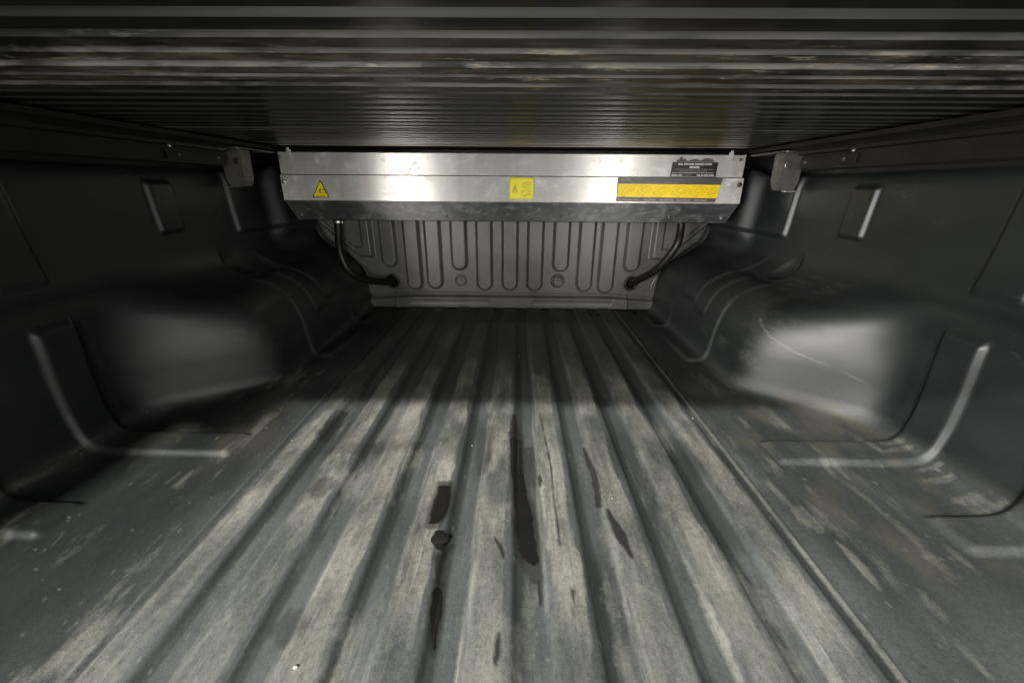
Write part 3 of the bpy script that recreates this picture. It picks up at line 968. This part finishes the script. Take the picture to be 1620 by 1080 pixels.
def slat_mesh():
    bm = bmesh.new()
    # worn rear bevel, then the flat that runs up under the next slat
    pr = [(.0006, ZS + .0031), (.0070, ZS + .0006), (.0085, ZS + .0001), (.0100, ZS), (.022, ZS - .0002), (.0310, ZS), (.0314, ZS + .0004), (.0314, ZS + .011), (.0006, ZS + .011)]
    extrude_profile(bm, pr, -.742, .742)
    bm.normal_update()
    for f in bm.faces:
        c = f.calc_center_median()
        f.material_index = 1 if c.y < .0088 and c.z < ZS + .004 and f.normal.y != 0 and len(f.verts) == 4 else 0
    return bm


def joint_mesh():
    bm = bmesh.new()
    pr = [(.0314, ZS + .0042), (PIT + .0006, ZS + .0042), (PIT + .0006, ZS + .010), (.0314, ZS + .010)]
    extrude_profile(bm, pr, -.741, .741)
    return bm


slat0 = bm_obj('slat', slat_mesh(), [M['slat'], M['slat_edge']], shut)
add_uv_x(slat0)
j0 = bm_obj('joint_strip', joint_mesh(), M['strip'], slat0)
YS0 = 0.3150 - 8 * PIT
slats = [slat0]
for k in range(1, 33):
    s_ = slat0.copy(); C.objects.link(s_)
    j_ = j0.copy(); C.objects.link(j_); j_.parent = s_
    slats.append(s_)
# every slat keeps its own mesh data, in bed coordinates, so that the dust lies where it fell
for k, s_ in reversed(list(enumerate(slats))):
    jit = random.uniform(-.0005, .0005)
    for o in [s_] + list(s_.children):
        if k: o.data = o.data.copy()
        for v in o.data.vertices:
            v.co.y += YS0 + k * PIT
            v.co.z += jit
fix_parent(shut)

# ------------------------------------------------------------------ side rails
for sg, nm in ((-1, 'left'), (1, 'right')):
    R = empty('side_rail', (sg * .73, 0.5, .50), f'black {nm} side rail that guides the shutter, its clamp block by the box', 'side rail', None)
    # section in (|x|, z), swept along y
    sec = [(.690, .556), (.690, .5475), (.706, .5425), (.712, .5375), (.714, .5315), (.7215, .5290), (.724, .5315), (.7285, .5305), (.7305, .5150), (.7320, .4985), (.7360, .4945), (.745, .4945), (.745, .503), (.740, .520), (.740, .545), (.800, .545), (.800, .553), (.742, .556)]
    bm = bmesh.new()
    y0, y1 = -0.06, 1.070
    a = [bm.verts.new((sg * p[0], y0, p[1])) for p in sec]
    b = [bm.verts.new((sg * p[0], y1, p[1])) for p in sec]
    n = len(sec)
    for i in range(n):
        bm.faces.new((a[i], a[(i + 1) % n], b[(i + 1) % n], b[i]))
    bm.faces.new(a); bm.faces.new(list(reversed(b)))
    bm_obj('rail_profile', bm, M['rail'], R)
    bm = bmesh.new()          # upper flange runs on to the box
    box(bm, min(sg * .6905, sg * .72), max(sg * .6905, sg * .72), 1.0705, 1.247, .5475, .5555, .0008)
    bm_obj('rail_tongue', bm, M['rail'], R)
    # angle bracket that carries the box, its bare cut end towards the tailgate
    bm = bmesh.new()
    box(bm, min(sg * .694, sg * .760), max(sg * .694, sg * .760), 1.0985, 1.246, .5390, .5435, .0005)
    box(bm, min(sg * .7555, sg * .760), max(sg * .7555, sg * .760), 1.0985, 1.146, .506, .5385, .0005)
    br = bm_obj('angle_bracket', bm, M['block'], R)
    bm = bmesh.new()
    box(bm, min(sg * .703, sg * .760), max(sg * .703, sg * .760), 1.0955, 1.0984, .5390, .5437, .0004)
    box(bm, min(sg * .7550, sg * .760), max(sg * .7550, sg * .760), 1.0955, 1.0984, .506, .5388, .0004)
    bm_obj('cut_edge', bm, M['cutmetal'], br)
    # clamp block hanging below the rail end
    bm = bmesh.new()
    pts = [(.706, .5385), (.757, .5385), (.760, .47), (.752, .449), (.718, .449), (.709, .470)]
    aa = [bm.verts.new((sg * p[0], 1.106, p[1])) for p in pts]
    bb = [bm.verts.new((sg * p[0], 1.150, p[1])) for p in pts]
    for i in range(len(pts)):
        bm.faces.new((aa[i], aa[(i + 1) % len(pts)], bb[(i + 1) % len(pts)], bb[i]))
    bm.faces.new(aa); bm.faces.new(list(reversed(bb)))
    bmesh.ops.bevel(bm, geom=bm.edges[:], offset=.0025, segments=2, affect='EDGES')
    cb = bm_obj('clamp_block', bm, M['block'], R)
    bm = bmesh.new()
    cyl(bm, (sg * .717, 1.1045, .510), (0, -1, 0), .008, .006, 16, .0015)
    bm_obj('bolt', bm, M['steel' if sg > 0 else 'darksteel'], cb)
    bm = bmesh.new()
    box(bm, min(sg * .728, sg * .757), max(sg * .728, sg * .757), 1.1035, 1.12, .4455, .4485, .0008)
    bm_obj('foot_plate', bm, M['cutmetal' if sg > 0 else 'block'], cb)
    # strengthening strip on the last part of the rail, with two rivets
    bm = bmesh.new()
    box(bm, min(sg * .7255, sg * .7285), max(sg * .7255, sg * .7285), 0.90, 1.069, .503, .525, .0008)
    st = bm_obj('strip_plate', bm, M['rail'], R)
    for yy in (.93, 1.05):
        bm = bmesh.new()
        cyl(bm, (sg * .7245, yy, .514), (-sg, 0, 0), .004, .003, 12, .0008)
        bm_obj('rivet', bm, M['block'], st)
    bm = bmesh.new()
    cyl(bm, (sg * .716, .90, .5285), (-sg * .6, 0, -.8), .004, .006, 14, .001)
    bm_obj('screw', bm, M['steel'], R)
    fix_parent(R)

# ------------------------------------------------------------------ drain hoses
for nm, pts in (('left', [(-.585, 1.362, .372), (-.589, 1.352, .310), (-.585, 1.333, .239), (-.566, 1.337, .177), (-.533, 1.37, .139), (-.487, 1.43, .116), (-.467, 1.475, .108), (-.466, 1.515, .098)]),
                ('right', [(.570, 1.362, .375), (.571, 1.354, .325), (.560, 1.342, .269), (.522, 1.375, .188), (.484, 1.435, .136), (.467, 1.478, .110), (.466, 1.515, .098)])):
    h = empty('drain_hose', (pts[0][0], 1.41, .2), f'black rubber drain hose on the {nm} running from the box into the bulkhead', 'hose', 'drain hoses under the shutter box')
    sp = spline(pts, 9)
    bm = bmesh.new()
    tube(bm, sp, .0130)
    bm_obj('tube', bm, M['rubber'], h, True)
    bm = bmesh.new()
    c = Vector(pts[1]) * .55 + Vector(pts[0]) * .45
    ax = (Vector(pts[0]) - Vector(pts[1])).normalized()
    cyl(bm, c, ax, .0160, .009, 20, .001)
    cyl(bm, c + Vector((.018 if nm == 'left' else -.018, -.008, 0)), (0, -1, 0), .0045, .012, 10, .001)
    bm_obj('hose_clip', bm, M['steel'], h, True)
    fix_parent(h)


# ------------------------------------------------------------------ water on the floor
wm = NT('thin_water_film')
wa = wm.math('ADD', wm.attr('thick'), wm.math('MULTIPLY', wm.math('SUBTRACT', wm.noise(260, 4, 0.7), 0.5), 1.1))
wm.set(**{'Base Color': wm.mix(wm.noise(60, 3), (0.010, 0.010, 0.009), (0.019, 0.0185, 0.0165)), 'Roughness': 0.22, 'Specular IOR Level': 0.4, 'Alpha': wm.ramp(wa, 0.25, 0.85, 0.0, 0.95)})
M['wetfilm'] = wm.m


def puddle(name, pts, seed, label, lift=0.0007, mat='wetfilm', group=None):
    """thin film lying on the floor: pts = (x, y, halfwidth) from far to near"""
    P = np.array(pts, dtype=float)[::-1]
    ys = np.linspace(P[0, 1], P[-1, 1], 80)
    cx = np.interp(ys, P[:, 1], P[:, 0])
    hw = np.interp(ys, P[:, 1], P[:, 2])
    jl = (fbm(ys * 90, ys * 0 + seed, seed, 3) - .5) * .005
    jr = (fbm(ys * 90, ys * 0 + seed + 9, seed + 3, 3) - .5) * .005
    s = np.linspace(-1, 1, 13)
    env = np.minimum(1, np.minimum(np.arange(80), 79 - np.arange(80)) / 3.0)
    X = cx[:, None] + s[None, :] * np.maximum(hw * env, .0004)[:, None] + np.where(s[None, :] < 0, jl[:, None] * -s[None, :], jr[:, None] * s[None, :]) * env[:, None]
    Yg = np.repeat(ys[:, None], 13, 1)
    Z = floor_h(X, Yg) + lift * np.sqrt(np.maximum(0, 1 - np.abs(s[None, :]) ** 3)) * env[:, None] + 0.0002
    V = np.stack([X, Yg, Z], -1)
    th = np.sqrt(np.maximum(0, 1 - s[None, :] ** 2)) * env[:, None]
    return tag(from_arrays(name, V, grid_quads(80, 13), M[mat], attrs={'thick': th}), label, 'water', group)


puddle('water_streak', [(0.021, .625, .012), (0.024, .54, .0115), (0.030, .48, .0125), (0.036, .42, .0145), (.040, .375, .014), (0.048, .35, .007)], 3, 'long dark water streak in the middle channel of the liner floor', group='wet patches on the liner floor')
puddle('water_streak', [(-0.093, .490, .010), (-0.089, .46, .0145), (-0.091, .43, .014), (-0.095, .410, .007)], 11, 'short squarish dark water patch on a dusty rib just beyond the droplet', group='wet patches on the liner floor')
puddle('water_streak', [(-0.0705, .322, .0045), (-.069, .30, .0075), (-.066, .275, .005), (-.0625, .253, .0012)], 17, 'narrow dark water streak nearest the camera on the left of centre', group='wet patches on the liner floor')
puddle('water_streak', [(-0.084, .402, .006), (-0.080, .388, .0150), (-.079, .377, .009), (-.077, .368, .003)], 23, 'small round wet patch that holds the droplet', group='wet patches on the liner floor')
gm = NT('clear_dark_water')
gm.set(**{'Base Color': (0.02, 0.018, 0.015), 'Roughness': 0.06, 'Specular IOR Level': 0.4})
bm = bmesh.new()
bmesh.ops.create_uvsphere(bm, u_segments=28, v_segments=14, radius=1)
for v in bm.verts:
    a_ = math.atan2(v.co.y, v.co.x)
    k_ = 1 + .10 * math.sin(2 * a_ + .6) + .06 * math.sin(3 * a_)
    v.co = Vector((-.081 + v.co.x * .0115 * k_, .3865 + v.co.y * .0095 * k_, .0066 + max(v.co.z, -.2) * .0016))
tag(bm_obj('water_drop', bm, gm.m, None, True), 'round dark water droplet with a bright glint on a dusty rib', 'water')

# loose pale crumbs
bm = bmesh.new()
for gx, gy, r in ((-.196, .233, .0040), (.395, .70, .0026), (-.06, .60, .0024), (.172, .466, .002), (-.40, .60, .0024), (.03, 1.02, .0024), (.18, 1.02, .0024)):
    r *= .5
    q = bmesh.ops.create_icosphere(bm, subdivisions=1, radius=r)
    zz = float(floor_h(np.array([gx]), np.array([gy]))[0])
    for v in q['verts']:
        v.co = Vector((gx + v.co.x * random.uniform(.8, 1.6), gy + v.co.y * random.uniform(.7, 1.2), zz + max(0, .6 * r + v.co.z * .8)))
tag(bm_obj('grit', bm, M['grit']), 'pale crumbs of grit scattered over the liner floor', 'grit', kind='stuff')

# ------------------------------------------------------------------ steel bed round the liner
shell = tag(bpy.data.objects.new('truck_bed', None), 'dark steel pickup bed that carries the liner', 'truck bed')
C.objects.link(shell)
for nm, b in (('bed_floor', (-.86, .86, -.07, 1.62, -.10, -.045)), ('bed_side', (-.88, -.835, -.07, 1.62, -.045, .60)), ('bed_side', (.835, .88, -.07, 1.62, -.045, .60)), ('bed_front', (-.834, .834, 1.56, 1.62, -.045, .60)), ('bed_header', (-.834, .834, 1.24, 1.559, .575, .60))):
    bm = bmesh.new()
    box(bm, *b, .004)
    bm_obj(nm, bm, M['shell'], shell)
for sg in (-1, 1):           # turned-in top of each bed side, under the rails
    bm = bmesh.new()
    box(bm, min(sg * .745, sg * .8345), max(sg * .745, sg * .8345), -.07, 1.559, .557, .60, .004)
    bm_obj('bed_capping', bm, M['shell'], shell)
